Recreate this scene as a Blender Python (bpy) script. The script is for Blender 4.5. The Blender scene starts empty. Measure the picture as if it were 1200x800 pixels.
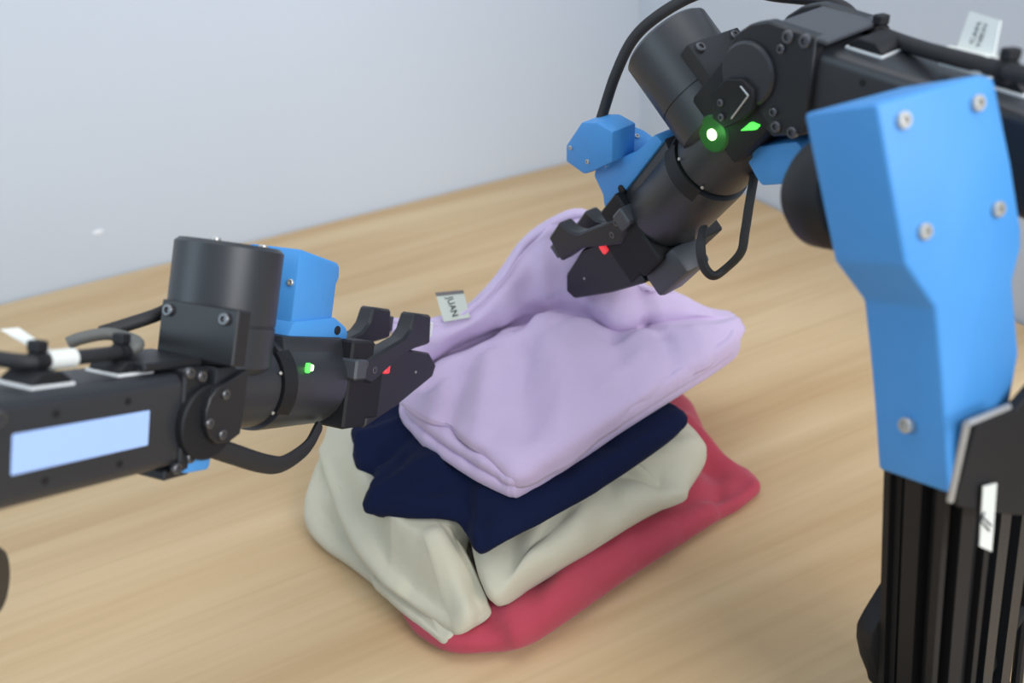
import bpy, bmesh, math, random
from mathutils import Vector, Matrix, noise
PI = math.pi
random.seed(4)
sc = bpy.context.scene
COL = sc.collection

# ------------------------------------------------------------------ camera, world, lights
FPX, PITCH, ROLL, CAM_H = 1000.0, math.radians(31), math.radians(6), 0.53
FW = Vector((0, math.cos(PITCH), -math.sin(PITCH)))
_u0 = Vector((0, math.sin(PITCH), math.cos(PITCH)))
_r0 = Vector((1, 0, 0))
RT = _r0*math.cos(ROLL) - _u0*math.sin(ROLL)
UP = _u0*math.cos(ROLL) + _r0*math.sin(ROLL)
CAM = Vector((0, 0, CAM_H))
cd = bpy.data.cameras.new('camera')
cam = bpy.data.objects.new('camera', cd); COL.objects.link(cam)
cam.matrix_world = Matrix(((RT.x, UP.x, -FW.x, CAM.x), (RT.y, UP.y, -FW.y, CAM.y), (RT.z, UP.z, -FW.z, CAM.z), (0, 0, 0, 1)))
cd.sensor_width = 36; cd.sensor_fit = 'HORIZONTAL'; cd.lens = 36*FPX/1200
cd.clip_start = 0.02
cd.dof.use_dof = True; cd.dof.focus_distance = 0.58; cd.dof.aperture_fstop = 4.4
sc.camera = cam

w = bpy.data.worlds.new('world'); sc.world = w; w.use_nodes = True
w.node_tree.nodes['Background'].inputs[0].default_value = (0.72, 0.86, 1.0, 1)
w.node_tree.nodes['Background'].inputs[1].default_value = 0.56

def area(name, loc, target, size, size_y, power, color):
    l = bpy.data.lights.new(name, 'AREA'); l.shape = 'RECTANGLE'; l.size = size; l.size_y = size_y
    l.energy = power; l.color = color
    o = bpy.data.objects.new(name, l); COL.objects.link(o); o.location = loc
    o.rotation_euler = (Vector(target)-Vector(loc)).to_track_quat('-Z', 'Y').to_euler()
    return o
area('window_light', (1.45, -0.95, 1.35), (0.05, 0.6, 0.1), 1.4, 1.4, 40, (0.98, 0.985, 1.0))
area('left_fill_light', (-2.3, -0.5, 1.5), (0.2, 0.8, 0.2), 1.4, 1.4, 13, (0.70, 0.89, 1.0))  # unseen cool fill, added on the left to brighten the right wall
area('ceiling_light', (0.1, 0.5, 2.35), (0.1, 0.5, 0), 1.8, 1.2, 13, (1.0, 0.97, 0.93))

vs = sc.view_settings
vs.view_transform = 'Standard'; vs.look = 'None'; vs.gamma = 1; vs.exposure = 0.2; vs.use_curve_mapping = False

# ------------------------------------------------------------------ helpers: projecting measured picture points into the room
def ray(x, y): return FW + RT*((x-600)/FPX) - UP*((y-400)/FPX)
def at(x, y, z):
    d = ray(x, y); return CAM + d*((z-CAM_H)/d.z)
def atd(x, y, d): return CAM + ray(x, y)*d

def srgb(r, g, b):
    f = lambda c: (c/12.92 if c <= 0.04045 else ((c+0.055)/1.055)**2.4)
    return (f(r/255), f(g/255), f(b/255), 1)

# ------------------------------------------------------------------ materials
MATS = {}
def mat(name, col, rough=0.5, metal=0.0, spec=0.5, bump=None, var=None, emit=None, sheen=0.0, sss=0.0):
    m = bpy.data.materials.new(name); m.use_nodes = True
    nt = m.node_tree; b = nt.nodes['Principled BSDF']
    b.inputs['Base Color'].default_value = col
    b.inputs['Roughness'].default_value = rough
    b.inputs['Metallic'].default_value = metal
    b.inputs['Specular IOR Level'].default_value = spec
    if sheen:
        b.inputs['Sheen Weight'].default_value = sheen
        b.inputs['Sheen Roughness'].default_value = 0.5
    tc = nt.nodes.new('ShaderNodeTexCoord')
    if var:   # (scale, amount)
        n = nt.nodes.new('ShaderNodeTexNoise'); n.inputs['Scale'].default_value = var[0]; n.inputs['Detail'].default_value = 4
        nt.links.new(tc.outputs['Object'], n.inputs['Vector'])
        mx = nt.nodes.new('ShaderNodeMixRGB'); mx.blend_type = 'MIX'
        a = var[1]
        mx.inputs[1].default_value = tuple(c*(1-a) for c in col[:3])+(1,)
        mx.inputs[2].default_value = tuple(min(1, c*(1+a)) for c in col[:3])+(1,)
        nt.links.new(n.outputs['Fac'], mx.inputs[0]); nt.links.new(mx.outputs[0], b.inputs['Base Color'])
    if bump:  # list of (scale, strength, distance)
        prev = None
        for s, st, di in bump:
            n = nt.nodes.new('ShaderNodeTexNoise'); n.inputs['Scale'].default_value = s; n.inputs['Detail'].default_value = 3
            nt.links.new(tc.outputs['Object'], n.inputs['Vector'])
            bp = nt.nodes.new('ShaderNodeBump'); bp.inputs['Strength'].default_value = st; bp.inputs['Distance'].default_value = di
            nt.links.new(n.outputs['Fac'], bp.inputs['Height'])
            if prev: nt.links.new(prev.outputs[0], bp.inputs['Normal'])
            prev = bp
        nt.links.new(prev.outputs[0], b.inputs['Normal'])
    if emit:
        b.inputs['Emission Color'].default_value = emit[0]; b.inputs['Emission Strength'].default_value = emit[1]
    MATS[name] = m
    return m

mat('wall_paint', srgb(206, 213, 223), 0.85, bump=[(140, 0.06, 0.002)], var=(1.3, 0.012))
mat('scuff', srgb(244, 246, 250), 0.8)
mat('floor', srgb(150, 145, 140), 0.6, var=(3, 0.1))
mat('black_metal', (0.013, 0.014, 0.017, 1), 0.42, 0.0, 0.55, bump=[(900, 0.05, 0.0005)])
mat('black_shell', (0.026, 0.028, 0.033, 1), 0.40, 0.0, 0.6, bump=[(700, 0.05, 0.0005)])
mat('black_matte', (0.011, 0.011, 0.013, 1), 0.6, 0.0, 0.35)
mat('grey_metal', (0.055, 0.06, 0.07, 1), 0.45, 0.0, 0.6)
mat('cable', (0.022, 0.022, 0.024, 1), 0.6, 0.0, 0.4, bump=[(500, 0.15, 0.0005)])
mat('cable_grey', (0.13, 0.13, 0.12, 1), 0.6)
mat('rubber', (0.008, 0.008, 0.010, 1), 0.55, 0.0, 0.4)
mat('blue_print', srgb(76, 150, 218), 0.48, 0.0, 0.4, bump=[(260, 0.08, 0.001)], var=(60, 0.04))
mat('screw_steel', (0.62, 0.60, 0.56, 1), 0.38, 0.75)
mat('screw_dark', (0.16, 0.16, 0.17, 1), 0.35, 0.8)
mat('paper_label', srgb(232, 234, 228), 0.7)
mat('ink', (0.03, 0.03, 0.035, 1), 0.7)
mat('faded_ink', (0.16, 0.16, 0.16, 1), 0.7)
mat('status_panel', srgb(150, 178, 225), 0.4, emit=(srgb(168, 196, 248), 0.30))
mat('led_green', (0.05, 0.5, 0.05, 1), 0.4, emit=((0.10, 1.0, 0.10, 1), 1.2))
mat('led_green_core', (0.6, 1.0, 0.4, 1), 0.4, emit=((0.6, 1.0, 0.45, 1), 2.6))
mat('led_glow', (0.012, 0.075, 0.014, 1), 0.35, emit=((0.02, 0.4, 0.03, 1), 0.03))  # green spill round the wrist light, held in dark colour and weak emission
mat('led_red', (0.6, 0.03, 0.04, 1), 0.3, emit=((0.9, 0.05, 0.06, 1), 0.6))
mat('white_plastic', srgb(238, 240, 240), 0.5)
mat('aluminium_edge', (0.55, 0.55, 0.55, 1), 0.4, 0.7)
FB = [(1400, 0.25, 0.0006), (60, 0.22, 0.004), (22, 0.18, 0.008)]
mat('lavender_jersey', srgb(202, 182, 214), 0.9, 0, 0.15, bump=FB, var=(30, 0.03), sheen=0.25)
mat('navy_jersey', srgb(22, 29, 56), 0.98, 0, 0.05, bump=FB, var=(30, 0.08), sheen=0.03)
mat('beige_twill', srgb(194, 188, 168), 0.9, 0, 0.15, bump=FB, var=(25, 0.03), sheen=0.15)
mat('red_jersey', srgb(176, 66, 82), 0.88, 0, 0.2, bump=FB, var=(30, 0.04), sheen=0.2)
mat('care_tag', srgb(196, 200, 190), 0.6)
mat('care_tag_edge', srgb(110, 105, 105), 0.7)

def wood_material():
    m = bpy.data.materials.new('light_wood'); m.use_nodes = True; nt = m.node_tree
    b = nt.nodes['Principled BSDF']; b.inputs['Roughness'].default_value = 0.5; b.inputs['Specular IOR Level'].default_value = 0.3
    tc = nt.nodes.new('ShaderNodeTexCoord')
    def layer(scl, nscale, detail, dist):
        mp = nt.nodes.new('ShaderNodeMapping'); mp.inputs['Scale'].default_value = scl
        nt.links.new(tc.outputs['Object'], mp.inputs['Vector'])
        n = nt.nodes.new('ShaderNodeTexNoise'); n.inputs['Scale'].default_value = nscale; n.inputs['Detail'].default_value = detail
        n.inputs['Distortion'].default_value = dist
        nt.links.new(mp.outputs[0], n.inputs['Vector']); return n
    a = layer((1.0, 9.0, 1.0), 1.6, 4, 0.4)       # broad figure
    c = layer((1.2, 42.0, 1.0), 2.6, 6, 0.25)     # fine grain
    r1 = nt.nodes.new('ShaderNodeValToRGB')
    r1.color_ramp.elements[0].position = 0.30; r1.color_ramp.elements[0].color = srgb(190, 157, 116)
    r1.color_ramp.elements[1].position = 0.72; r1.color_ramp.elements[1].color = srgb(213, 187, 148)
    nt.links.new(a.outputs['Fac'], r1.inputs[0])
    r2 = nt.nodes.new('ShaderNodeValToRGB')
    r2.color_ramp.elements[0].position = 0.34; r2.color_ramp.elements[0].color = (0.78, 0.74, 0.68, 1)
    r2.color_ramp.elements[1].position = 0.56; r2.color_ramp.elements[1].color = (1, 1, 1, 1)
    nt.links.new(c.outputs['Fac'], r2.inputs[0])
    mx = nt.nodes.new('ShaderNodeMixRGB'); mx.blend_type = 'MULTIPLY'; mx.inputs[0].default_value = 0.30
    nt.links.new(r1.outputs[0], mx.inputs[1]); nt.links.new(r2.outputs[0], mx.inputs[2])
    nt.links.new(mx.outputs[0], b.inputs['Base Color'])
    bp = nt.nodes.new('ShaderNodeBump'); bp.inputs['Strength'].default_value = 0.08; bp.inputs['Distance'].default_value = 0.001
    nt.links.new(c.outputs['Fac'], bp.inputs['Height']); nt.links.new(bp.outputs[0], b.inputs['Normal'])
    MATS['light_wood'] = m
wood_material()

# ------------------------------------------------------------------ object helpers
def tag(o, label=None, cat=None, group=None, kind=None):
    if label: o['label'] = label
    if cat: o['category'] = cat
    if group: o['group'] = group
    if kind: o['kind'] = kind
    return o
def empty(name, loc):
    o = bpy.data.objects.new(name, None); COL.objects.link(o); o.location = loc; o.empty_display_size = 0.03
    return o
def world_origin(p):
    v = Vector((0, 0, 0))
    while p is not None:
        v += Vector(p.location); p = p.parent
    return v
def link(name, bm, m, parent=None, smooth=True, angle=0.6, label=None):
    """bm holds world coordinates; parents carry no rotation, so only their places are taken off"""
    cen = Vector((0, 0, 0))
    if bm.verts:
        lo = Vector((min(v.co.x for v in bm.verts), min(v.co.y for v in bm.verts), min(v.co.z for v in bm.verts)))
        hi = Vector((max(v.co.x for v in bm.verts), max(v.co.y for v in bm.verts), max(v.co.z for v in bm.verts)))
        cen = (lo+hi)/2 if parent else Vector(((lo.x+hi.x)/2, (lo.y+hi.y)/2, lo.z))
    bmesh.ops.translate(bm, verts=bm.verts, vec=-cen)
    bmesh.ops.recalc_face_normals(bm, faces=bm.faces)
    me = bpy.data.meshes.new(name)
    if smooth:
        for f in bm.faces: f.smooth = True
        for e in bm.edges:
            if len(e.link_faces) == 2 and e.calc_face_angle(0) > angle: e.smooth = False
    bm.to_mesh(me); bm.free()
    me.materials.append(MATS[m])
    o = bpy.data.objects.new(name, me); COL.objects.link(o)
    if parent: o.parent = parent
    o.location = cen - world_origin(parent)
    if label: o['label'] = label
    return o

class Frame:
    def __init__(s, X, Y, Z, t):
        s.X, s.Y, s.Z, s.t = Vector(X).normalized(), Vector(Y).normalized(), Vector(Z).normalized(), Vector(t)
    def __call__(s, x, y, z): return s.t + s.X*x + s.Y*y + s.Z*z
    def mat(s): return Matrix(((s.X.x, s.Y.x, s.Z.x, s.t.x), (s.X.y, s.Y.y, s.Z.y, s.t.y), (s.X.z, s.Y.z, s.Z.z, s.t.z), (0, 0, 0, 1)))
    def plane(s, px, py, y):
        """local (x, z) where the sight line through a picture point meets the plane y"""
        d = ray(px, py); o = CAM - s.t
        k = (y - o.dot(s.Y))/d.dot(s.Y); p = o + d*k
        return (p.dot(s.X), p.dot(s.Z))
WORLD = Frame((1, 0, 0), (0, 1, 0), (0, 0, 1), (0, 0, 0))

def put(bm, fr):
    bmesh.ops.transform(bm, matrix=fr.mat(), verts=bm.verts); return bm
def b_box(x0, x1, y0, y1, z0, z1, bev=0.0, seg=2):
    bm = bmesh.new(); bmesh.ops.create_cube(bm, size=1)
    for v in bm.verts:
        v.co = Vector(((x0+x1)/2+v.co.x*(x1-x0), (y0+y1)/2+v.co.y*(y1-y0), (z0+z1)/2+v.co.z*(z1-z0)))
    if bev: bmesh.ops.bevel(bm, geom=bm.edges[:]+bm.verts[:], offset=bev, segments=seg, affect='EDGES', profile=0.5)
    return bm
AX = {'x': Matrix.Rotation(PI/2, 4, 'Y'), 'y': Matrix.Rotation(-PI/2, 4, 'X'), 'z': Matrix.Identity(4)}
def b_lathe(prof, axis='z', seg=48, off=(0, 0, 0)):
    """prof: list of (radius, height); closed at both ends"""
    bm = bmesh.new(); rings = []
    for r, h in prof:
        if r < 1e-7: rings.append([bm.verts.new((0, 0, h))])
        else: rings.append([bm.verts.new((r*math.cos(2*PI*i/seg), r*math.sin(2*PI*i/seg), h)) for i in range(seg)])
    for a, b in zip(rings, rings[1:]):
        for i in range(seg):
            j = (i+1) % seg
            va = [a[0]] if len(a) == 1 else [a[i], a[j]]
            vb = [b[0]] if len(b) == 1 else [b[j], b[i]]
            if len(va)+len(vb) >= 3: bm.faces.new(va+vb)
    for r in (rings[0], rings[-1]):
        if len(r) > 1: bm.faces.new(r)
    bmesh.ops.transform(bm, matrix=Matrix.Translation(off) @ AX[axis], verts=bm.verts)
    return bm
def b_cyl(r, h0, h1, axis='z', bev=0.001, seg=48, off=(0, 0, 0)):
    return b_lathe([(0, h0), (r-bev, h0), (r, h0+bev), (r, h1-bev), (r-bev, h1), (0, h1)], axis, seg, off)
def b_prism(poly, y0, y1, bev=0.0, seg=2):
    """poly in local (x, z), pushed along y"""
    bm = bmesh.new()
    a = [bm.verts.new((x, y0, z)) for x, z in poly]; b = [bm.verts.new((x, y1, z)) for x, z in poly]
    n = len(poly)
    bm.faces.new(a); bm.faces.new(b[::-1])
    for i in range(n): bm.faces.new((a[i], a[(i+1) % n], b[(i+1) % n], b[i]))
    bmesh.ops.recalc_face_normals(bm, faces=bm.faces)
    if bev: bmesh.ops.bevel(bm, geom=bm.edges[:]+bm.verts[:], offset=bev, segments=seg, affect='EDGES', profile=0.5, clamp_overlap=True)
    return bm
def join(*bms):
    out = bms[0]
    for b in bms[1:]:
        me = bpy.data.meshes.new('tmp'); b.to_mesh(me); b.free(); out.from_mesh(me); bpy.data.meshes.remove(me)
    return out
def arc(cx, cz, r, a0, a1, n): return [(cx+r*math.cos(math.radians(a0+(a1-a0)*i/n)), cz+r*math.sin(math.radians(a0+(a1-a0)*i/n))) for i in range(n+1)]
def crom(P, n, closed=False):
    """Catmull-Rom through vectors/tuples"""
    P = [Vector(p) for p in P]; out = []
    m = len(P); rng = m if closed else m-1
    for i in range(rng):
        if closed: p0, p1, p2, p3 = P[(i-1) % m], P[i], P[(i+1) % m], P[(i+2) % m]
        else:
            p1, p2 = P[i], P[i+1]; p0 = P[i-1] if i else p1*2-p2; p3 = P[i+2] if i+2 < m else p2*2-p1
        for k in range(n):
            t = k/n
            out.append(0.5*((2*p1)+(p2-p0)*t+(2*p0-5*p1+4*p2-p3)*t*t+(3*p1-p0-3*p2+p3)*t**3))
    if not closed: out.append(P[-1])
    return out
def b_tube(path, r, seg=12, smooth=8, flat=None):
    pts = crom(path, smooth) if smooth else [Vector(p) for p in path]
    bm = bmesh.new(); rings = []; prevn = None
    for i, p in enumerate(pts):
        t = (pts[min(i+1, len(pts)-1)]-pts[max(i-1, 0)]).normalized()
        n = (prevn - t*prevn.dot(t)) if prevn else t.orthogonal()
        n.normalize(); prevn = n; b = t.cross(n)
        rr = r(i/(len(pts)-1)) if callable(r) else r
        ra, rb = (rr, rr) if not flat else (rr, rr*flat)
        rings.append([bm.verts.new(p+n*(ra*math.cos(2*PI*k/seg))+b*(rb*math.sin(2*PI*k/seg))) for k in range(seg)])
    for a, b in zip(rings, rings[1:]):
        for k in range(seg): bm.faces.new((a[k], a[(k+1) % seg], b[(k+1) % seg], b[k]))
    bm.faces.new(rings[0]); bm.faces.new(rings[-1])
    return bm
def screw(parent, p, n, r=0.0032, h=0.0022, m='screw_dark', name='screw'):
    """socket head screw standing on p along n"""
    n = Vector(n).normalized(); x = n.orthogonal().normalized(); y = n.cross(x)
    bm = b_lathe([(0, -h*0.5), (r, -h*0.5), (r, h*0.75), (r*0.85, h), (r*0.52, h), (r*0.45, h*0.35), (0, h*0.35)], 'z', 14)
    put(bm, Frame(x, y, n, p))
    return link(name, bm, m, parent)
def text_mesh(s, size):
    cu = bpy.data.curves.new('lettering', 'FONT'); cu.body = s; cu.size = size; cu.align_x = 'CENTER'; cu.align_y = 'CENTER'; cu.extrude = 0.00008
    o = bpy.data.objects.new('lettering', cu); COL.objects.link(o)
    dg = bpy.context.evaluated_depsgraph_get(); dg.update()
    me = bpy.data.meshes.new_from_object(o.evaluated_get(dg))
    bm = bmesh.new(); bm.from_mesh(me)
    bpy.data.objects.remove(o); bpy.data.curves.remove(cu); bpy.data.meshes.remove(me)
    return bm

# ------------------------------------------------------------------ the room and the table
CORNER = at(750, 169, 0)
EU = Vector((-0.9285, -0.3714, 0)).normalized()       # along the back edge, to the left
EV = Vector((0.3714, -0.9285, 0)).normalized()        # along the right edge, towards the camera
TBL = Frame(-EU, -EV, (0, 0, 1), CORNER)              # x runs along the grain, y to the back wall
TW, TD, FLOOR = 2.1, 1.75, -0.74
bm = put(b_box(-3.6, 2.2, -3.2, 0.1, FLOOR-0.05, FLOOR), TBL)
tag(link('floor', bm, 'floor', smooth=False), 'grey floor under the table', kind='structure')
bm = put(b_box(-3.6, 0.104, 0.004, 0.104, FLOOR, 1.9), TBL)
wb = tag(link('wall_back', bm, 'wall_paint', smooth=False), 'white wall along the long back edge of the table', kind='structure')
bm = put(b_box(0.004, 0.104, -1.05, 0.004, FLOOR, 1.9), TBL)
tag(link('wall_right', bm, 'wall_paint', smooth=False), 'white wall along the short right edge of the table', kind='structure')
# small paint scuff on the back wall
d = ray(115, 272); k = (CORNER + Vector((0, 0, 0)) - EV*0.004 - CAM).dot(-EV)/d.dot(-EV)
sp = CAM + d*k
bm = b_lathe([(0, 0), (0.006, 0), (0.005, 0.0012), (0, 0.0016)], 'z', 14)
for v in bm.verts: v.co.x *= 1.3; v.co.y *= 0.55
put(bm, Frame(EU, (0, 0, 1), EV, sp)); link('paint_chip', bm, 'scuff', wb, label='small pale chip on the paint')

table = tag(empty('table', CORNER + EU*TW/2 + EV*TD/2 + Vector((0, 0, FLOOR))), 'light wood table with the pile of folded clothes on it', 'table')
# table top keeps its own axes so that the grain follows the long edge
bm = b_box(-TW/2, TW/2, -TD/2, TD/2, -0.03, 0.0, 0.0025, 2)
me = bpy.data.meshes.new('tabletop'); bm.to_mesh(me); bm.free(); me.materials.append(MATS['light_wood'])
top = bpy.data.objects.new('tabletop', me); COL.objects.link(top); top.parent = table
top.location = (0, 0, -FLOOR); top.rotation_euler = (0, 0, math.atan2(-EU.y, -EU.x))
for sx in (0.06, TW-0.06):
    for sy in (0.06, TD-0.06):
        c = CORNER + EU*sx + EV*sy
        link('leg', put(b_box(-0.03, 0.03, -0.03, 0.03, FLOOR, -0.03, 0.003), Frame(-EU, -EV, (0, 0, 1), (c.x, c.y, 0))), 'black_metal', table)

# ------------------------------------------------------------------ folded clothes
def fbm(p, s, o=3):
    return noise.fractal(p*s, 1.0, 2.0, o)
def slab(ctrl, ztop, e=0.02, n=10, wr=(0.0022, 26), folds=(), seed=0.0, layers=0, rings=26, mound=0.0):
    """folded cloth: rounded closed body. ctrl = (px, py, height of the edge, half thickness of the edge)"""
    P, Q = [], []
    for c in ctrl:
        px, py, z, h = c[:4]
        for _ in range(2 if len(c) > 4 else 1):
            p = at(px, py, z); P.append(p); Q.append((z, h, 0))
    C = crom(P, n, True); H = crom(Q, n, True)
    cen = sum(C, Vector())/len(C); cen.z = 0
    bm = bmesh.new(); N = len(C); loops = []
    prof = []
    R1 = 9
    for j in range(R1+1):                                   # rim, from below to above
        a = -PI/2 + PI*j/R1
        prof.append((1-math.cos(a), math.sin(a), 0.0))
    R2 = rings
    for j in range(1, R2+1): prof.append((1.0, 1.0, j/R2))
    # underside centre
    for off, s, t in prof:
        ring = []
        for i in range(N):
            p = C[i]; z, h = H[i].x, H[i].y
            d = Vector((p.x, p.y, 0))-cen; L = d.length; d /= L
            ee = min(e, h*1.6)
            r = L - ee*off
            r *= (1-t)
            zz = z + h*(abs(s)**0.9)*(1 if s >= 0 else -1)
            if layers and t == 0:
                r += 0.0016*math.cos(s*layers*PI)*(1-off)
            if t > 0:
                k = min(1, t*2.0); k = k*k*(3-2*k)
                zz = zz*(1-k) + ztop*k + mound*math.sin(min(1, t*1.2)*PI/2)
            ring.append(Vector((cen.x+d.x*r, cen.y+d.y*r, zz)))
        loops.append((ring, s, t))
    vl = []
    for ring, s, t in loops:
        vr = []
        for p in ring:
            q = Vector(p)
            if s > -0.4:
                k = min(1, (s+0.4)/0.8)
                f = fbm(Vector((p.x, p.y, p.z*0.6+seed)), wr[1], 3)*wr[0] + fbm(Vector((p.x+seed, p.y, p.z)), wr[1]*0.35, 2)*wr[0]*1.4
                f += fold_sum(p, folds)
                q += Vector((0, 0, f*k))
                dd = Vector((p.x-cen.x, p.y-cen.y, 0)).normalized()
                q += dd*f*0.8*(1 if t == 0 else max(0, 1-t*6))
            vr.append(bm.verts.new(q))
        vl.append(vr)
    for a, b in zip(vl, vl[1:-1]):
        for i in range(N):
            j = (i+1) % N; bm.faces.new((a[i], a[j], b[j], b[i]))
    c = bm.verts.new((cen.x, cen.y, sum(v.co.z for v in vl[-2])/N))
    for i in range(N): bm.faces.new((vl[-2][i], vl[-2][(i+1) % N], c))
    for v in vl[-1]: bm.verts.remove(v)
    bm.faces.new(vl[0])
    return bm
def gp(px, py, z):
    p = at(px, py, z); return (p.x, p.y)
def auto_folds(seed, box, z, ang, n, wid=(.005, .011), dep=.0022, ln=(.03, .07)):
    """random soft creases inside a picture box, running along ang (degrees) give or take"""
    rnd = random.Random(seed); out = []
    for _ in range(n):
        x, y = gp(rnd.uniform(box[0], box[2]), rnd.uniform(box[1], box[3]), z)
        a = math.radians(ang+rnd.uniform(-28, 28)); L = rnd.uniform(*ln)
        out.append((x, y, x+math.cos(a)*L, y+math.sin(a)*L, rnd.uniform(*wid), rnd.choice((-1, 1))*dep*rnd.uniform(.5, 1.3)))
    return out
def fold_sum(p, folds):
    f = 0.0; q = Vector((p.x, p.y))
    for (ax, ay, bx, by, wid, dep) in folds:
        A = Vector((ax, ay)); AB = Vector((bx, by))-A
        u = max(0, min(1, (q-A).dot(AB)/AB.length_squared))
        f += dep*math.exp(-((q-A-AB*u).length/wid)**2)*(1-0.35*u)
    return f
def fold(a, b, z, wid, dep): return gp(*a, z)+gp(*b, z)+(wid, dep)

# red top at the bottom of the pile
red = [(478, 728, .012, .012), (496, 746, .012, .012), (526, 760, .013, .013), (560, 760, .015, .015), (610, 752, .018, .018), (660, 722, .020, .020), (728, 676, .020, .020), (795, 634, .018, .018),
       (846, 603, .013, .013), (872, 590, .008, .008), (889, 571, .006, .006), (878, 556, .007, .007), (850, 538, .012, .012), (826, 508, .018, .018), (808, 474, .020, .020),
       (740, 420, .018, .018), (600, 440, .018, .018), (470, 520, .016, .016), (430, 600, .012, .012), (450, 680, .012, .012)]
fr_ = [fold((830, 545), (850, 590), .02, .010, -.007), (*gp(800, 500, .03), *gp(880, 572, .01), .008, .005), fold((585, 725), (612, 758), .01, .010, .006), fold((560, 735), (590, 755), .02, .009, -.006), fold((625, 735), (640, 700), .02, .010, -.004), fold((700, 690), (712, 655), .02, .010, -.003)]
red_o = link('folded_shirt', slab(red, .036, .022, wr=(.0022, 24), folds=fr_+auto_folds(5, (560, 600, 860, 740), .03, 60, 12, dep=.0026), seed=3.1), 'red_jersey', angle=3.2)
tag(red_o, 'crimson red folded shirt at the bottom of the clothes pile', 'clothing', 'folded clothes in the pile')

# beige trousers: lower leg on the left, upper flap, right half
tr = tag(empty('folded_trousers', at(560, 640, 0.03)), 'beige folded trousers between the red and the navy shirts', 'clothing', 'folded clothes in the pile')
low = [(356, 604, .018, .014), (372, 634, .014, .012), (410, 662, .014, .012), (450, 692, .014, .012), (500, 730, .016, .012), (545, 700, .030, .014), (560, 620, .040, .014), (560, 520, .045, .014), (470, 470, .040, .014), (400, 505, .032, .014), (368, 565, .024, .014)]
link('folded_leg', slab(low, .058, .016, wr=(.0018, 24), seed=7.7), 'beige_twill', tr, angle=3.2)
hem = [(436, 676, .024, .005), (452, 699, .020, .005), (486, 729, .018, .005), (508, 747, .017, .005), (521, 755, .017, .005), (534, 746, .021, .005), (550, 722, .026, .005), (530, 660, .030, .005), (470, 640, .028, .005)]
link('trouser_hem', slab(hem, .030, .004, wr=(.0004, 30), seed=6.2), 'beige_twill', tr, angle=3.2)
flap = [(377, 520, .050, .008), (374, 534, .049, .008), (387, 576, .046, .008), (404, 616, .043, .008), (428, 656, .040, .008), (446, 680, .037, .007), (458, 691, .036, .007), (494, 716, .032, .007), (526, 737, .028, .007), (536, 741, .028, .008), (550, 733, .030, .012), (575, 714, .038, .014), (570, 692, .046, .016), (556, 655, .058, .016), (548, 632, .064, .014), (580, 560, .068, .012), (560, 470, .068, .010), (460, 440, .064, .010), (395, 480, .056, .010)]
ff = [fold((545, 640), (568, 700), .06, .010, -.010), fold((515, 655), (556, 722), .055, .010, .006), fold((480, 690), (530, 735), .045, .009, -.004), fold((440, 540), (420, 640), .05, .022, .003), fold((480, 540), (520, 620), .06, .020, -.004)]
link('folded_leg', slab(flap, .079, .012, wr=(.0018, 20), folds=ff, seed=1.9), 'beige_twill', tr, angle=3.2)
rgt = [(578, 704, .050, .015), (610, 684, .052, .019), (650, 660, .054, .021), (700, 632, .056, .022), (745, 606, .056, .021), (778, 590, .054, .017), (806, 580, .052, .012), (812, 566, .052, .014), (826, 540, .056, .018), (824, 520, .060, .019), (805, 498, .064, .018), (740, 440, .064, .016), (640, 430, .066, .016), (570, 500, .066, .016), (552, 600, .062, .016), (560, 664, .056, .016)]
fr2 = [fold((640, 660), (690, 610), .07, .014, .004), fold((760, 560), (806, 590), .06, .010, -.005), fold((700, 590), (770, 540), .07, .014, .004), fold((590, 690), (600, 640), .06, .012, -.005)]
link('folded_leg', slab(rgt, .084, .026, wr=(.0028, 18), folds=fr2+auto_folds(11, (590, 520, 820, 700), .07, 40, 16, dep=.0030), seed=5.3), 'beige_twill', tr, angle=3.2)

# navy shirt
nav = [(418, 498, .086, .011), (416, 524, .083, .012), (420, 548, .080, .010), (442, 562, .084, .010), (432, 582, .080, .010), (430, 598, .078, .009), (460, 602, .080, .010), (500, 604, .082, .010), (530, 608, .084, .010), (546, 626, .084, .010), (556, 642, .084, .010), (566, 645, .084, .010), (590, 632, .090, .010),
       (650, 600, .094, .011), (700, 571, .095, .011), (755, 534, .095, .011), (800, 500, .095, .010), (803, 486, .095, .010), (780, 470, .095, .010), (700, 420, .095, .010), (560, 420, .095, .010), (470, 455, .090, .012)]
fn = [fold((425, 548), (480, 530), .09, .008, -.006), fold((432, 520), (480, 505), .09, .008, .005), fold((540, 612), (560, 580), .09, .010, -.006), fold((470, 600), (520, 560), .09, .014, .005), fold((445, 570), (500, 560), .09, .010, .004)]
nav_o = link('folded_shirt', slab(nav, .109, .014, wr=(.0028, 26), folds=fn+auto_folds(21, (420, 480, 560, 620), .09, 20, 14, dep=.0035)+auto_folds(22, (560, 500, 800, 620), .10, 40, 8, dep=.0018), seed=9.2, layers=2), 'navy_jersey', angle=3.2)
tag(nav_o, 'dark navy folded shirt under the lavender sweatshirt', 'clothing', 'folded clothes in the pile')

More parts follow.
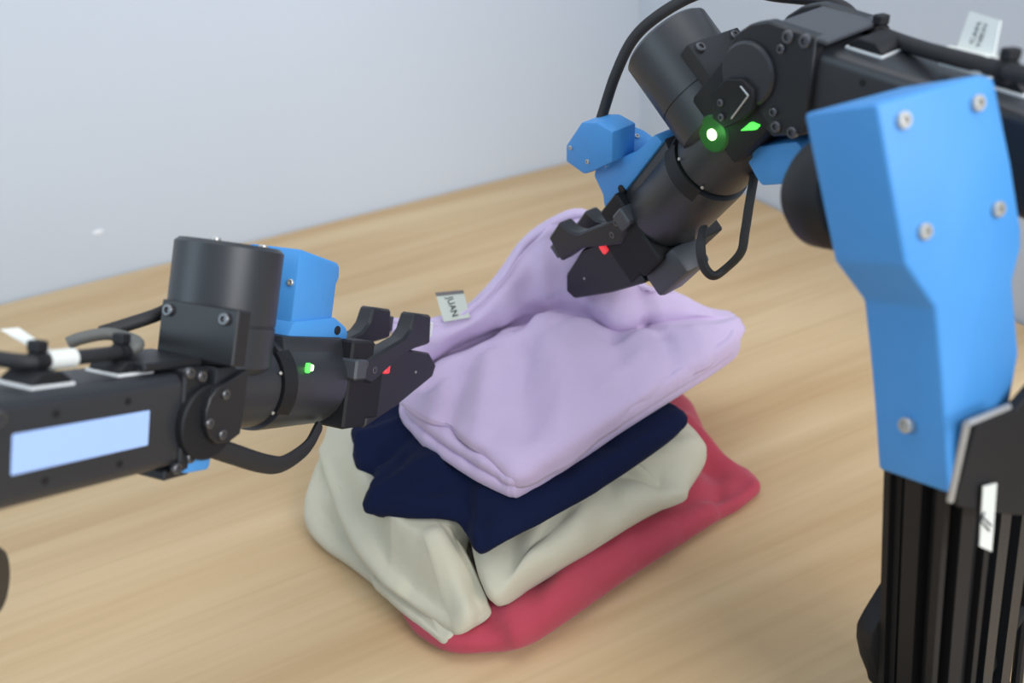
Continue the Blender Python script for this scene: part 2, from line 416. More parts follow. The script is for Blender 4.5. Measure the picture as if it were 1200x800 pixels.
# lavender sweatshirt: folded body plus the collar part that the two grippers lift
def net(rows, nu, nv, wr=(.0018, 30), seed=0.0, thick=.003, folds=()):
    """smooth cloth sheet through rows of (px, py, height in mm)"""
    W = [[at(x, y, z/1000) for x, y, z in r] for r in rows]
    fine = [crom(r, nu) for r in W]
    cols = [crom([f[i] for f in fine], nv) for i in range(len(fine[0]))]
    bm = bmesh.new(); G = [[bm.verts.new(p) for p in c] for c in cols]
    for a, b in zip(G, G[1:]):
        for k in range(len(a)-1): bm.faces.new((a[k], a[k+1], b[k+1], b[k]))
    bm.normal_update()
    s = 1 if sum(f.normal.z for f in bm.faces) > 0 else -1
    for v in bm.verts:
        p = v.co
        f = fbm(Vector((p.x, p.y, p.z+seed)), wr[1], 3)*wr[0] + fbm(Vector((p.x+seed, p.y, p.z)), wr[1]*.4, 2)*wr[0]*1.3
        f += fold_sum(p, folds)
        v.co = p + v.normal*(s*f)
    if thick: bmesh.ops.solidify(bm, geom=bm.faces[:], thickness=thick*s)
    return bm
lav = tag(empty('sweatshirt', at(640, 500, .105)), 'pale lavender folded sweatshirt on top of the pile, held by both grippers', 'clothing', 'folded clothes in the pile')
lowr = [(468, 482, .1125, .008), (484, 506, .1115, .008), (512, 530, .1115, .008), (552, 557, .1115, .008), (588, 575, .1115, .008), (598, 578, .1115, .008), (608, 577, .1115, .008), (640, 560, .1125, .009), (690, 528, .1135, .009), (740, 494, .1145, .009), (800, 454, .117, .010), (850, 420, .119, .011), (868, 402, .121, .012), (850, 388, .122, .010), (780, 388, .122, .010), (680, 388, .122, .010), (560, 415, .121, .010), (490, 445, .117, .009)]
lf = auto_folds(31, (470, 480, 600, 580), .115, 30, 8, dep=.0022)
link('folded_layer', slab(lowr, .124, .008, wr=(.0016, 34), folds=lf, seed=2.4), 'lavender_jersey', lav, angle=3.2)
midl = [(472, 476, .1240, .006), (494, 499, .1240, .006), (524, 521, .1235, .006), (556, 541, .1225, .006), (580, 556, .1215, .006), (590, 564, .1210, .005), (604, 565, .1215, .006), (640, 548, .122, .008), (690, 518, .124, .008), (740, 486, .125, .008), (800, 446, .127, .009), (850, 414, .129, .009), (866, 396, .130, .009), (850, 382, .131, .008), (780, 384, .131, .008), (680, 384, .131, .008), (560, 412, .130, .008), (490, 440, .126, .007)]
link('folded_layer', slab(midl, .134, .006, wr=(.0016, 34), folds=lf, seed=8.4), 'lavender_jersey', lav, angle=3.2)
rows = [
 # the folded panel, from its lower edge up to the crease
 [(467, 473, 131), (490, 491, 132), (521, 505, 132), (562, 530, 130), (606, 570, 116), (650, 552, 116), (705, 515, 118), (760, 477, 121), (820, 434, 126), (864, 402, 127), (874, 388, 128)],
 [(468, 468, 135), (495, 482, 138), (528, 497, 139), (568, 520, 138), (608, 552, 130), (652, 530, 132), (706, 495, 134), (762, 458, 136), (820, 420, 137), (862, 393, 134), (873, 382, 131)],
 [(474, 462, 134), (505, 468, 140), (540, 478, 143), (580, 492, 144), (620, 512, 143), (660, 497, 143), (710, 466, 144), (762, 434, 145), (815, 405, 144), (855, 386, 139), (870, 378, 134)],
 [(482, 452, 136), (515, 446, 145), (552, 446, 149), (594, 452, 151), (636, 462, 152), (674, 452, 152), (716, 430, 152), (762, 408, 151), (810, 391, 148), (850, 380, 142), (868, 374, 135)],
 [(492, 440, 137), (522, 425, 148), (560, 412, 155), (602, 404, 160), (642, 402, 162), (680, 404, 160), (718, 402, 156), (762, 388, 153), (808, 380, 149), (847, 377, 143), (866, 372, 135)],
 # crease
 [(497, 436, 133), (525, 418, 145), (562, 402, 153), (603, 385, 160), (642, 371, 164), (681, 382, 160), (719, 396, 152), (763, 384, 147), (808, 376, 145), (845, 375, 140), (863, 371, 134)],
 # inside the crease
 [(500, 431, 124), (528, 413, 133), (565, 397, 140), (606, 379, 147), (644, 365, 152), (685, 373, 149), (723, 389, 143), (765, 380, 140), (808, 374, 141), (844, 373, 138), (862, 370, 133)],
 # collar part rising to the grippers
 [(492, 428, 135), (529, 406, 147), (566, 390, 155), (607, 367, 164), (647, 346, 173), (690, 353, 169), (726, 377, 156), (766, 368, 153), (808, 368, 147), (842, 369, 140), (861, 368, 133)],
 [(476, 408, 150), (528, 393, 161), (564, 374, 170), (600, 342, 184), (644, 312, 198), (694, 318, 194), (734, 352, 171), (770, 352, 162), (806, 357, 151), (838, 364, 141), (858, 366, 132)],
 [(458, 388, 155), (520, 383, 166), (560, 366, 174), (594, 330, 192), (632, 288, 212), (694, 276, 217), (742, 338, 180), (774, 341, 168), (806, 351, 153), (836, 361, 141), (856, 364, 130)],
 # rolled collar edge
 [(448, 376, 158), (516, 377, 168), (556, 360, 177), (589, 326, 194), (623, 280, 216), (690, 254, 228), (750, 332, 182), (778, 338, 169), (806, 349, 152), (834, 360, 138), (854, 363, 126)],
 # behind, back down to the pile
 [(446, 374, 150), (512, 373, 160), (552, 354, 168), (587, 316, 186), (624, 270, 206), (690, 248, 218), (752, 328, 170), (780, 337, 158), (806, 349, 142), (832, 360, 128), (852, 364, 116)],
 [(452, 388, 127), (512, 380, 128), (552, 362, 130), (587, 335, 134), (624, 305, 140), (690, 300, 140), (752, 345, 130), (780, 350, 125), (806, 358, 120), (832, 366, 115), (852, 370, 110)],
]
lvf = [fold((540, 440), (520, 490), .145, .010, -.0086), fold((575, 430), (560, 500), .145, .010, .0065), fold((620, 420), (610, 500), .145, .012, -.0086), fold((655, 430), (668, 520), .145, .014, .0065), fold((500, 450), (570, 425), .14, .008, -.0065),
       fold((720, 400), (740, 450), .15, .012, -.0048), fold((780, 395), (800, 430), .15, .008, -.0048), fold((815, 388), (830, 410), .145, .007, .0040), fold((745, 345), (775, 372), .165, .007, -.0064), fold((760, 360), (800, 350), .16, .006, .0048), fold((600, 345), (628, 330), .19, .007, -.0064), fold((650, 290), (620, 330), .20, .007, .0048)]
lvf += auto_folds(41, (480, 400, 860, 540), .145, 60, 20, wid=(.006, .013), dep=.0024) + auto_folds(42, (560, 300, 700, 370), .18, 30, 9, wid=(.006, .011), dep=.0032)
link('lifted_collar', net(rows, 8, 5, wr=(.0016, 26), seed=4.4, folds=lvf), 'lavender_jersey', lav, angle=3.2)
link('collar_rib', b_tube([at(x, y, z/1000) for x, y, z in rows[10][:7]], .0034, 12, 8), 'lavender_jersey', lav, label='ribbed collar band')
# sewn-in tag behind the collar
tp = [at(510, 343, .190), at(543, 340, .190), at(551, 372, .172), at(520, 377, .172)]
def quad_plate(c, th):
    bm = bmesh.new(); n = (c[1]-c[0]).cross(c[3]-c[0]).normalized()*th
    a = [bm.verts.new(p-n/2) for p in c]; b = [bm.verts.new(p+n/2) for p in c]
    bm.faces.new(a); bm.faces.new(b[::-1])
    for i in range(4): bm.faces.new((a[i], a[(i+1) % 4], b[(i+1) % 4], b[i]))
    return bm
tg = link('sewn_tag', quad_plate(tp, .0006), 'care_tag', lav, smooth=False, label='off-white sewn-in tag with dark lettering')
e0 = [tp[0], tp[1], tp[1].lerp(tp[2], .12), tp[0].lerp(tp[3], .12)]
link('tag_edge', quad_plate(e0, .0012), 'care_tag_edge', tg, smooth=False)
tx = (tp[3]-tp[0]).normalized(); tn = (tp[1]-tp[0]).cross(tp[3]-tp[0]).normalized()
if tn.dot(CAM-tp[0]) < 0: tn = -tn
ty = tn.cross(tx)
bm = text_mesh('JUAN', .0080); put(bm, Frame(tx, ty, tn, (tp[0]*.54+tp[1]*.46)*.46+(tp[3]*.54+tp[2]*.46)*.54+tn*.0006)); link('lettering', bm, 'ink', tg, smooth=False)

# ------------------------------------------------------------------ robot arms
def cable_mount(parent, fr, x, y, z, s=1.0, width=0.022):
    """stick-on cable tie base with a tie and its head"""
    t = b_box(x-width/2, x+width/2, y-width/2, y+width/2, z, z+0.0012)
    o = link('tie_pad', put(t, fr), 'white_plastic', parent, smooth=False, label='white adhesive pad edge')
    bm = bmesh.new()
    w2 = width*.46
    poly = [(x-w2, z+.0012), (x+w2, z+.0012), (x+w2, z+.0025), (x+.005, z+.0065), (x-.005, z+.0065), (x-w2, z+.0025)]
    link('tie_base', put(b_prism(poly, y-w2, y+w2, .0006, 1), fr), 'black_matte', parent)
def tie(parent, fr, c, ax, r):
    """cable tie loop round a cable at c, cable axis ax, with its head on top"""
    ax = Vector(ax).normalized(); up = fr.Z-ax*fr.Z.dot(ax); up.normalize(); sd = ax.cross(up)
    F2 = Frame(sd, up, ax, c)
    link('cable_tie', put(b_lathe([(r, -.0022), (r+.0013, -.0022), (r+.0013, .0022), (r, .0022)], 'z', 20), F2), 'black_matte', parent)
    link('tie_head', put(b_box(-.0035, .0035, r+.0006, r+.0058, -.0032, .0032, .0008, 1), F2), 'black_matte', parent)

def gripper(root, W, sd, far_open, mirror_rail):
    """palm, rail and two fingers. sd = sign of the side turned to the camera"""
    Y = lambda a, b: (min(a*sd, b*sd), max(a*sd, b*sd))
    # palm block behind the fingers
    palm = link('gripper_palm', put(join(
        b_box(.096, .124, *Y(-.040, .028), -.030, .030, .0015, 1),
        b_box(.120, .146, *Y(-.036, .024), -.026, .014, .0015, 1)), W), 'black_matte', root)
    if mirror_rail: link('rail_block', put(b_box(.086, .130, *Y(-.004, .022), -.049, -.027, .004, 2), W), 'grey_metal', palm)
    link('rail_block', put(b_box(.094, .108, *Y(.018, .034), .004, .018, .0015, 1), W), 'grey_metal', palm)
    for i, (xx, zz) in enumerate(((.130, .022), (.118, .026))):
        screw(palm, W(xx-.006, .0285*sd, zz-.012), W.Y*sd, .0030, .0016)
    def finger(y0, y1, near):
        f = [('blade', [(.132, .004), (.150, .016), (.176, .024), (.216, .021), (.230, .011), (.226, .001), (.176, -.019), (.132, -.033)], .0015),
             ('finger_arm', [(.106, .004), (.122, .000), (.166, .022), (.180, .0255), (.201, .0290), (.197, .0515), (.172, .0520), (.1675, .0400), (.160, .0330), (.110, .0165)], .0018)]
        name, poly, bev = f[0]
        a, b = Y(y0, y0+(y1-y0)*.55)
        bl = link('finger_blade', put(b_prism(poly, a, b, bev, 1), W), 'black_metal', root)
        screw(bl, W(.196, b if sd > 0 else a, .006), W.Y*sd, .0011, .0006, 'screw_steel')
        if near:
            link('status_led', put(b_box(.146, .153, *Y(y0+(y1-y0)*.5, y0+(y1-y0)*.72), .006, .014, .001, 1), W), 'led_red', bl, label='small glowing red light')
        name, poly, bev = f[1]
        a, b = Y(y0+(y1-y0)*.15, y1)
        ar = link('finger_arm', put(b_prism(poly, a, b, bev, 1), W), 'black_metal', root)
        a2, b2 = Y(y0+(y1-y0)*.2, y1-.002)
        link('finger_pad', put(b_box(.196, .2060, a2, b2, .034, .046, .0008, 1), W), 'white_plastic' if (near and sd < 0) else 'grey_metal', ar)
    finger(.014, .030, True)
    finger(-.026+far_open, -.010+far_open, False)

def wrist(root, W, sd, bx=(-.0266, .0266, .0135, .0453)):
    """hand-rotation motor, roll cylinder and gripper housing in the wrist frame"""
    Y = lambda a, b: (min(a*sd, b*sd), max(a*sd, b*sd))
    R, rr = .0301, .0287
    mo = link('wrist_motor', put(b_lathe([(0, .009), (R-.004, .009), (R, .013), (R, .0355), (R-.0006, .0358), (R-.0006, .0366), (R, .037), (R, .0790), (R-.0025, .0813), (0, .0813)], 'z', 72), W), 'black_shell', root)
    for a, r in ((75, .018), (195, .018), (315, .018), (350, .0)):
        if r: screw(mo, W(r*math.cos(math.radians(a)), r*math.sin(math.radians(a)), .0813), W.Z, .0028, .0018, 'screw_steel')
    br = link('motor_bracket', put(b_box(-.0320, -.0215, bx[0], bx[1], bx[2], bx[3], .0008, 1), W), 'black_metal', root)
    for yy in (bx[0]+.008, bx[1]-.006):
        screw(br, W(-.0320, yy, bx[3]-.0055), -W.X, .0034, .0022)
    link('roll_joint', put(b_lathe([(0, -.018), (rr-.003, -.018), (rr-.0015, -.016), (rr-.0015, .026), (rr-.004, .0265), (rr-.004, .030), (0, .030)], 'x', 72), W), 'black_shell', root)
    h = link('gripper_housing', put(b_lathe([(0, .030), (rr+.0005, .030), (rr+.0010, .033), (rr+.0010, .090), (rr-.002, .098), (0, .098)], 'x', 72), W), 'black_shell', root)
    # flat saddle under the camera mount and a notched ring segment
    poly = [(-.022, .016), (-.018, .031), (.018, .031), (.022, .016)]
    F2 = Frame(W.Y, W.X, W.Z, W.t)
    link('housing_saddle', put(b_prism(poly, .034, .098, .002, 2), F2), 'black_shell', h)
    seg = []
    a0 = 8 if sd < 0 else 172
    for i in range(9):
        a = math.radians((a0-40+i*10))
        seg.append(a)
    bm = bmesh.new(); rows_ = []
    for a in seg:
        ca, sa = math.sin(a-PI/2+PI/2), 0
        y, z = (-math.cos(a) if sd < 0 else -math.cos(a)), math.sin(a)
        rows_.append([bm.verts.new((x, y*r, z*r)) for x, r in ((.0275, rr-.003), (.0275, rr+.0002), (.0375, rr+.0022), (.0375, rr-.003))])
    for p, q in zip(rows_, rows_[1:]):
        for k in range(4): bm.faces.new((p[k], p[(k+1) % 4], q[(k+1) % 4], q[k]))
    bm.faces.new(rows_[0]); bm.faces.new(rows_[-1])
    link('ring_gap', put(bm, W), 'rubber', h, label='black gap in the ring')
    for ang, x in ((20, .024), (-30, .024), (35, .060), (50, .072), (5, .045)):
        a = math.radians(ang)
        screw(h, W(x, sd*rr*math.cos(a), rr*math.sin(a)), W.Y*(sd*math.cos(a))+W.Z*math.sin(a), .0011, .0006, 'screw_steel')
    return mo, h

def forearm(root, A, sd, L, panel):
    """hollow-box forearm; A has x to the wrist, origin at the open end of the housing"""
    Y = lambda a, b: (min(a*sd, b*sd), max(a*sd, b*sd))
    hw, hh = .0221, .0245
    bm = b_box(-L, 0, -hw, hw, -hh, hh)
    es = [e for e in bm.edges if abs((e.verts[0].co-e.verts[1].co).normalized().x) > .9]
    bmesh.ops.bevel(bm, geom=es, offset=.0065, segments=5, affect='EDGES', profile=.5)
    fa = link('forearm_housing', put(bm, A), 'black_shell', root)
    if panel:
        poly = [(-.0934, -.0088), (-.0204, -.0088), (-.0204, .0088), (-.0934, .0088)]
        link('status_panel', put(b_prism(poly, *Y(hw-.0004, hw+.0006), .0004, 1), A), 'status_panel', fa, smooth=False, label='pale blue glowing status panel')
    for x, z in ((-.073, .0145), (-.034, .0150), (-.077, -.0145), (-.037, -.0150)):
        link('screw_hole', put(b_cyl(.0019, hw-.001, hw+.0003, 'y', .0001, 12, (x, 0, z)) if sd > 0 else b_cyl(.0019, -hw-.0003, -hw+.001, 'y', .0001, 12, (x, 0, z)), A), 'rubber', fa)
    screw(fa, A(-.101, hw*sd, .0165), A.Y*sd, .0036, .0026)
    return fa, hw, hh

def rear_arm(root, A, L, base, sd):
    """elbow, upper arm and base column outside the picture, so that the forearm is carried"""
    e = A(-L, 0, 0)
    link('elbow_joint', put(b_cyl(.036, -.034, .034, 'y', .003, 40, (-L-.01, 0, 0)), A), 'black_metal', root)
    b = Vector((base[0], base[1], .11)); d = e-b
    z = d.normalized(); y = (A.Y-z*A.Y.dot(z)).normalized(); x = y.cross(z)
    link('upper_arm', put(b_box(-.026, .026, -.024, .024, 0, d.length, .006, 3), Frame(x, y, z, b)), 'black_shell', root)
    link('shoulder_joint', put(b_cyl(.038, -.036, .036, 'y', .003, 40), Frame(x, y, z, b)), 'black_metal', root)
    B = Frame((1, 0, 0), (0, 1, 0), (0, 0, 1), (base[0], base[1], 0))
    link('base_column', put(b_lathe([(0, 0), (.062, 0), (.062, .012), (.05, .016), (.046, .1), (.04, .108), (0, .108)], 'z', 48), B), 'black_metal', root)

def scaled(pl, f): return [f(*p) for p in pl]

def plane_x(fr, px, py, x):
    d = ray(px, py); o = CAM-fr.t; k = (x-o.dot(fr.X))/d.dot(fr.X); p = o+d*k
    return p.dot(fr.Y), p.dot(fr.Z)
# ---- the arm on the left
LF = Frame((.38903, .80045, -.456), (-.89774, .44046, .00728), (.20667, .40654, .88995), (-.19437, .37417, .28429))
LW = Frame((.37846, .76616, -.5194), (-.89546, .44512, .00412), (.23435, .46354, .85452), (-.17308, .41778, .27154))
LB = (-.41, .36)
rl = tag(empty('robot_arm', (LB[0], LB[1], 0)), 'black robot arm on the left with upright motor and pale blue glowing panel', 'robot arm', 'robot arms folding the clothes')
fa, hw, hh = forearm(rl, LF, -1, .26, True)
rear_arm(rl, LF, .26, LB, -1)
b1, b2 = plane_x(LW, 190, 350, -.032), plane_x(LW, 272, 430, -.032)
wrist(rl, LW, -1, (b2[0], b1[0], b2[1], (b1[1]+plane_x(LW, 275, 363, -.032)[1])/2))
gripper(rl, LW, -1, .004, False)
a_, b_ = atd(-1, 681, .40), atd(-330, 700, .375); z_ = (a_-b_).normalized(); x_ = z_.orthogonal().normalized()
link('shoulder_motor', put(b_cyl(.0158, 0, (a_-b_).length, 'z', .0012, 32), Frame(x_, z_.cross(x_), z_, b_)), 'black_metal', rl)
# joint bracket at the end of the forearm
jb = link('joint_bracket', put(join(b_box(.0005, .018, -.0235, .0235, -.027, .027, .0012, 1), b_box(-.006, .012, -.020, .020, -.031, -.0255, .001, 1)), LF), 'black_metal', rl)
for px, py in ((222, 437), (207, 549), (223, 536), (236, 441)):
    x, z = LF.plane(px, py, -.0238); screw(jb, LF(x, -.0235, z), -LF.Y, .0030, .0018)
link('bracket_lid', put(b_box(-.020, .020, -.017, .019, .0265, .031, .001, 1), LF), 'black_metal', jb)
# pivot disc and yoke plate
px_, pz_ = LW.plane(258, 495, -.030)
disc = link('pivot_disc', put(b_lathe([(0, .0335), (.0165, .0335), (.0205, .0325), (.0205, -.032), (0, -.032)], 'y', 56, (px_, 0, pz_)), LW) if False else put(b_cyl(.0205, -.0275, .0275, 'y', .001, 56, (px_-.004, 0, pz_)), LW), 'black_matte', rl)
yoke = [LW.plane(*p, -.031) for p in ((291, 433), (287, 470), (281, 508), (268, 518), (254, 520), (245, 512), (241, 498), (241, 482), (246, 466), (255, 454))]
yk = link('yoke_plate', put(b_prism(yoke, -.0315, -.0265, .0006, 1), LW), 'black_metal', rl)
link('yoke_plate', put(b_prism(yoke, .0265, .0315, .0006, 1), LW), 'black_metal', rl)
for px, py in ((264, 462), (245, 496), (260, 509)):
    x, z = LW.plane(px, py, -.0315); screw(yk, LW(x, -.0315, z), -LW.Y, .0028, .0014)
link('yoke_block', put(b_box(-.030, -.004, -.0268, .0268, -.020, .0145, .002, 2), LW), 'black_metal', rl)
link('cable_guide', put(b_box(-.042, -.022, -.024, -.004, -.043, -.026, .003, 2), LW), 'blue_print', rl, label='small blue printed guide under the wrist')
# camera mount on the gripper housing
mt = [LW.plane(*p, -.016) for p in ((328, 304), (353, 291), (353, 378), (326, 374))]
def lw_(*p): return LW.plane(*p, -.012)
m_poly = [(.046, .030), (.046, .0845), (.087, .0800), (.0905, .0780), (.0915, .070), (.089, .066), (.089, .030)]
cm = link('camera_mount', put(b_prism(m_poly, -.014, .026, .0018, 2), LW), 'blue_print', rl, label='bright blue printed camera mount')
link('mount_rib', put(b_prism([(.040, .029), (.046, .040), (.089, .044), (.103, .038), (.106, .034), (.106, .0285)], -.0165, .028, .002, 2), LW), 'blue_print', cm)
link('mount_hole', put(b_cyl(.0030, -.0175, -.0155, 'y', .0002, 20, (.092, 0, .0355)), LW), 'rubber', cm)
x, z = .0265, .060
sy_, sz_ = plane_x(LW, 341, 331, .046)
screw(cm, LW(.046, sy_, sz_), -LW.X, .0022, .0015, 'screw_steel')
link('status_led', put(b_box(.0445, .048, -.0310, -.0285, .010, .016, .0006, 1), LW), 'led_green', rl, label='small green light')
link('status_led', put(b_box(.0485, .0510, -.0310, -.0285, .011, .0150, .0006, 1), LW), 'led_green_core', rl)
# ribbon cable under the wrist
link('ribbon_cable', b_tube([LW(-.028, -.022, -.028), LW(-.005, -.024, -.036), LW(.022, -.025, -.0445), LW(.040, -.025, -.0465), LW(.066, -.022, -.0400), LW(.082, -.018, -.029)], .0060, 10, 8, .5), 'cable', rl)
# cable along the top of the forearm
ct = []
for px, py in ((-60, 412), (-5, 420), (35, 424), (75, 420), (115, 416), (150, 411)):
    x, y_ = 0, 0
    d = ray(px, py); o = CAM-LF.t; k = (hh+.010-o.dot(LF.Z))/d.dot(LF.Z); ct.append(CAM+d*k)
link('power_cable', b_tube(ct, .0036, 12, 8), 'cable', rl)
lp = [ct[-1], ct[-1]+LF.Z*.003+LF.X*.006, atd(150, 396, .46), atd(125, 391, .455), atd(96, 396, .450), atd(80, 402, .448)]
link('cable_loop', b_tube(lp, .0034, 12, 8), 'cable_grey', rl, label='grey looped cable end')
link('motor_cable', b_tube([atd(118, 390, .462), atd(150, 380, .470), atd(185, 368, .480), atd(215, 352, .50)], .0038, 12, 8), 'cable', rl)
for px, py, c in ((46, 430, ct[2].lerp(ct[3], .2)), (140, 421, ct[-1].lerp(ct[-2], .25))):
    o = c-LF.t
    cable_mount(fa, LF, o.dot(LF.X), o.dot(LF.Y), hh)
    tie(fa, LF, c, ct[3]-ct[2], .0036)
# white marker flag on the cable
fl = link('cable_label', b_tube([ct[2].lerp(ct[3], .45), ct[3].lerp(ct[4], .25)], .0045, 14, 0), 'paper_label', rl, label='white paper label wrapped on the cable')
c0 = ct[2].lerp(ct[3], .45)
def cq(px, py, d): return atd(px, py, d)
dd = (c0-CAM).dot(FW)
link('label_flag', quad_plate([cq(55, 418, dd), cq(62, 411, dd), cq(22, 384, dd+.01), cq(0, 386, dd+.01)], .0006), 'paper_label', fl, smooth=False)

# ---- the arm on the right
RF = Frame((-.55837, .81744, .14146), (-.82787, -.56003, -.03158), (.05341, -.13475, .98944), (.17499, .49825, .39643))   # origin at the pivot
RW = Frame((-.35477, .56639, -.74387), (-.82787, -.56003, -.03158), (-.43448, .60463, .66757), (.15623, .52879, .34678))
RA = Frame(RF.X, RF.Y, RF.Z, RF(-.0285, 0, 0))
RB = (.62, .22)
ra = tag(empty('robot_arm', (RB[0], RB[1], 0)), 'black robot arm at the upper right with bright green light, gripping the collar', 'robot arm', 'robot arms folding the clothes')
fa2, hw, hh = forearm(ra, RA, 1, .27, False)
rear_arm(ra, RA, .27, RB, 1)
wrist(ra, RW, 1, (-.024, .0215, .0135, .0560))
gripper(ra, RW, 1, .012, True)
# joint bracket: flat plate with a round end
pl = [RF.plane(*p, .026) for p in ((957, 44), (943, 158), (905, 160), (888, 140), (868, 128), (854, 108), (848, 85), (851, 60), (862, 40), (880, 28), (900, 25))]
jb2 = link('joint_bracket', put(b_prism(pl, .018, .0265, .001, 1), RF), 'black_metal', ra)
link('joint_bracket', put(b_prism(pl, -.0265, -.018, .001, 1), RF), 'black_metal', ra)
link('bracket_lid', put(b_box(-.040, -.004, -.0265, .0255, .0285, .0315, .0008, 1), RF), 'grey_metal', jb2)
link('bracket_gap', put(b_box(-.0300, -.0255, -.0235, .0238, -.026, .026, .0005, 1), RF), 'rubber', jb2)
for px, py, r in ((924, 43, .0036), (944, 48, .0036), (916, 57, .0026), (907, 131, .0026), (910, 148, .0034), (929, 155, .0034)):
    x, z = RF.plane(px, py, .0265); screw(jb2, RF(x, .0262, z), RF.Y, r, .0020, 'screw_dark')
dx, dz = RF.plane(873, 88, .030)
link('pivot_disc', put(b_cyl(.0185, -.030, .0295, 'y', .0015, 56, (dx, 0, dz)), RF), 'black_shell', ra)
yoke2 = [RW.plane(*p, .031) for p in ((838, 106), (852, 92), (872, 92), (884, 105), (884, 128), (868, 142), (850, 150), (836, 138))]
yk2 = link('yoke_plate', put(b_prism(yoke2, .0270, .0325, .0008, 1), RW), 'black_matte', ra)
link('yoke_plate', put(b_prism(yoke2, -.0325, -.0270, .0008, 1), RW), 'black_matte', ra)
for px, py in ((845, 120), (846, 137)):
    x, z = RW.plane(px, py, .0325); screw(yk2, RW(x, .0325, z), RW.Y, .0022, .0014)
eg = [RW.plane(*p, .0328) for p in ((868, 101), (877, 112), (857, 139))]
for a, b in zip(eg, eg[1:]):
    link('bright_edge', b_tube([RW(a[0], .0328, a[1]), RW(b[0], .0328, b[1])], .0005, 6, 0), 'aluminium_edge', yk2)
link('yoke_block', put(b_box(-.052, -.010, -.0268, .0268, -.020, .030, .003, 2), RW), 'black_matte', ra)
# camera mount with its cable
cm2 = link('camera_mount', put(b_prism([(.034, .0285), (.036, .037), (.060, .040), (.078, .047), (.100, .060), (.114, .056), (.118, .040), (.124, .034), (.124, .027)], -.016, .021, .0022, 2), RW), 'blue_print', ra, label='bright blue printed camera mount')
FX = Frame(RW.Y, -RW.X, RW.Z, RW.t)
ptx = [plane_x(RW, *p, .078) for p in ((703, 152), (716, 146), (735, 144), (755, 152), (774, 166), (784, 178), (775, 190), (755, 190), (735, 186), (714, 178))]
link('mount_plateau', put(b_prism(ptx, -.100, -.078, .0015, 2), FX), 'blue_print', cm2)
hx = [RW.plane(*p, .030) for p in ((682, 143), (664, 170), (664, 189), (685, 204), (697, 200), (718, 190), (719, 154), (700, 143))]
link('mount_box', put(b_prism(hx, .008, .031, .0018, 2), RW), 'blue_print', cm2)
for px, py in ((669, 173), (689, 189)):
    x, z = RW.plane(px, py, .031); screw(cm2, RW(x, .031, z), RW.Y, .0018, .0012, 'screw_steel')
for px, py in ((724, 162), (746, 160)):
    y, z = plane_x(RW, px, py, .078); screw(cm2, RW(.078, y, z), -RW.X, .0020, .0014, 'screw_steel')
x, z = RW.plane(709, 193, .022); screw(cm2, RW(x, .0215, z), RW.Y, .0020, .0014, 'screw_steel')
x, z = RW.plane(728, 222, .0215); link('mount_hole', put(b_cyl(.0034, .019, .0218, 'y', .0002, 20, (x, 0, z)), RW), 'rubber', cm2)
link('mount_foot', put(b_box(.116, .130, -.012, .016, .022, .034, .003, 2), RW), 'black_matte', ra)
# second blue printed piece on the underside of the wrist
bl = [RW.plane(*p, .012) for p in ((876, 180), (884, 170), (938, 163), (944, 170), (938, 213), (897, 216), (890, 206))]
link('cable_guide', put(b_prism(bl, -.010, .016, .002, 2), RW), 'blue_print', ra, label='blue printed cable guide under the wrist')
# lights
gx, gz = RW.plane(836, 157, .027)
link('status_led', put(b_cyl(.0036, .0265, .0300, 'y', .0012, 24, (gx, 0, gz)), RW), 'led_green_core', ra, label='bright green light on the wrist')
link('led_halo', put(b_cyl(.0120, .0225, .0280, 'y', .0012, 32, (gx, 0, gz)), RW), 'led_glow', ra)  # glow around the green light, painted as a dim green disc
gx2, gz2 = RW.plane(884, 148, .027)
link('status_led', put(b_prism([RW.plane(*p, .028) for p in ((868, 153), (880, 143), (890, 147), (886, 152))], .022, .029, .0006, 1), RW), 'led_green', ra)
pl_ = bpy.data.lights.new('status_led_glow', 'POINT'); pl_.energy = 0.005; pl_.color = (.2, 1, .2); pl_.shadow_soft_size = .004
po = bpy.data.objects.new('status_led_glow', pl_); COL.objects.link(po); po.location = RW(gx, .040, gz)
# hand cable loop below the wrist
dpt = (RW(0, 0, -.03)-CAM).dot(FW)
link('ribbon_cable', b_tube([atd(884, 205, dpt), atd(878, 240, dpt), atd(873, 272, dpt+.005), atd(868, 296, dpt+.01), atd(850, 315, dpt+.02), atd(836, 323, dpt+.02), atd(825, 312, dpt+.02), atd(821, 290, dpt+.02), atd(824, 268, dpt+.03)], .0045, 10, 8, .6), 'cable', ra)
# camera cable over the motor to the forearm
hp = RW.plane(703, 147, .018); hd = (RW(hp[0], .018, hp[1])-CAM).dot(FW)
link('camera_cable', b_tube([atd(701, 152, hd), atd(708, 128, hd), atd(722, 86, hd-.01), atd(742, 46, hd-.02), atd(772, 18, hd-.03), atd(815, -6, hd-.04), atd(860, -16, hd-.06), atd(905, -6, hd-.09), atd(960, 0, hd-.11),
     atd(988, 10, hd-.125), atd(1008, 28, hd-.14), atd(1040, 43, hd-.165), atd(1080, 57, hd-.19), atd(1120, 68, hd-.215), atd(1160, 78, hd-.235), atd(1200, 88, hd-.255), atd(1260, 104, hd-.28)], .0040, 12, 8), 'cable', ra)
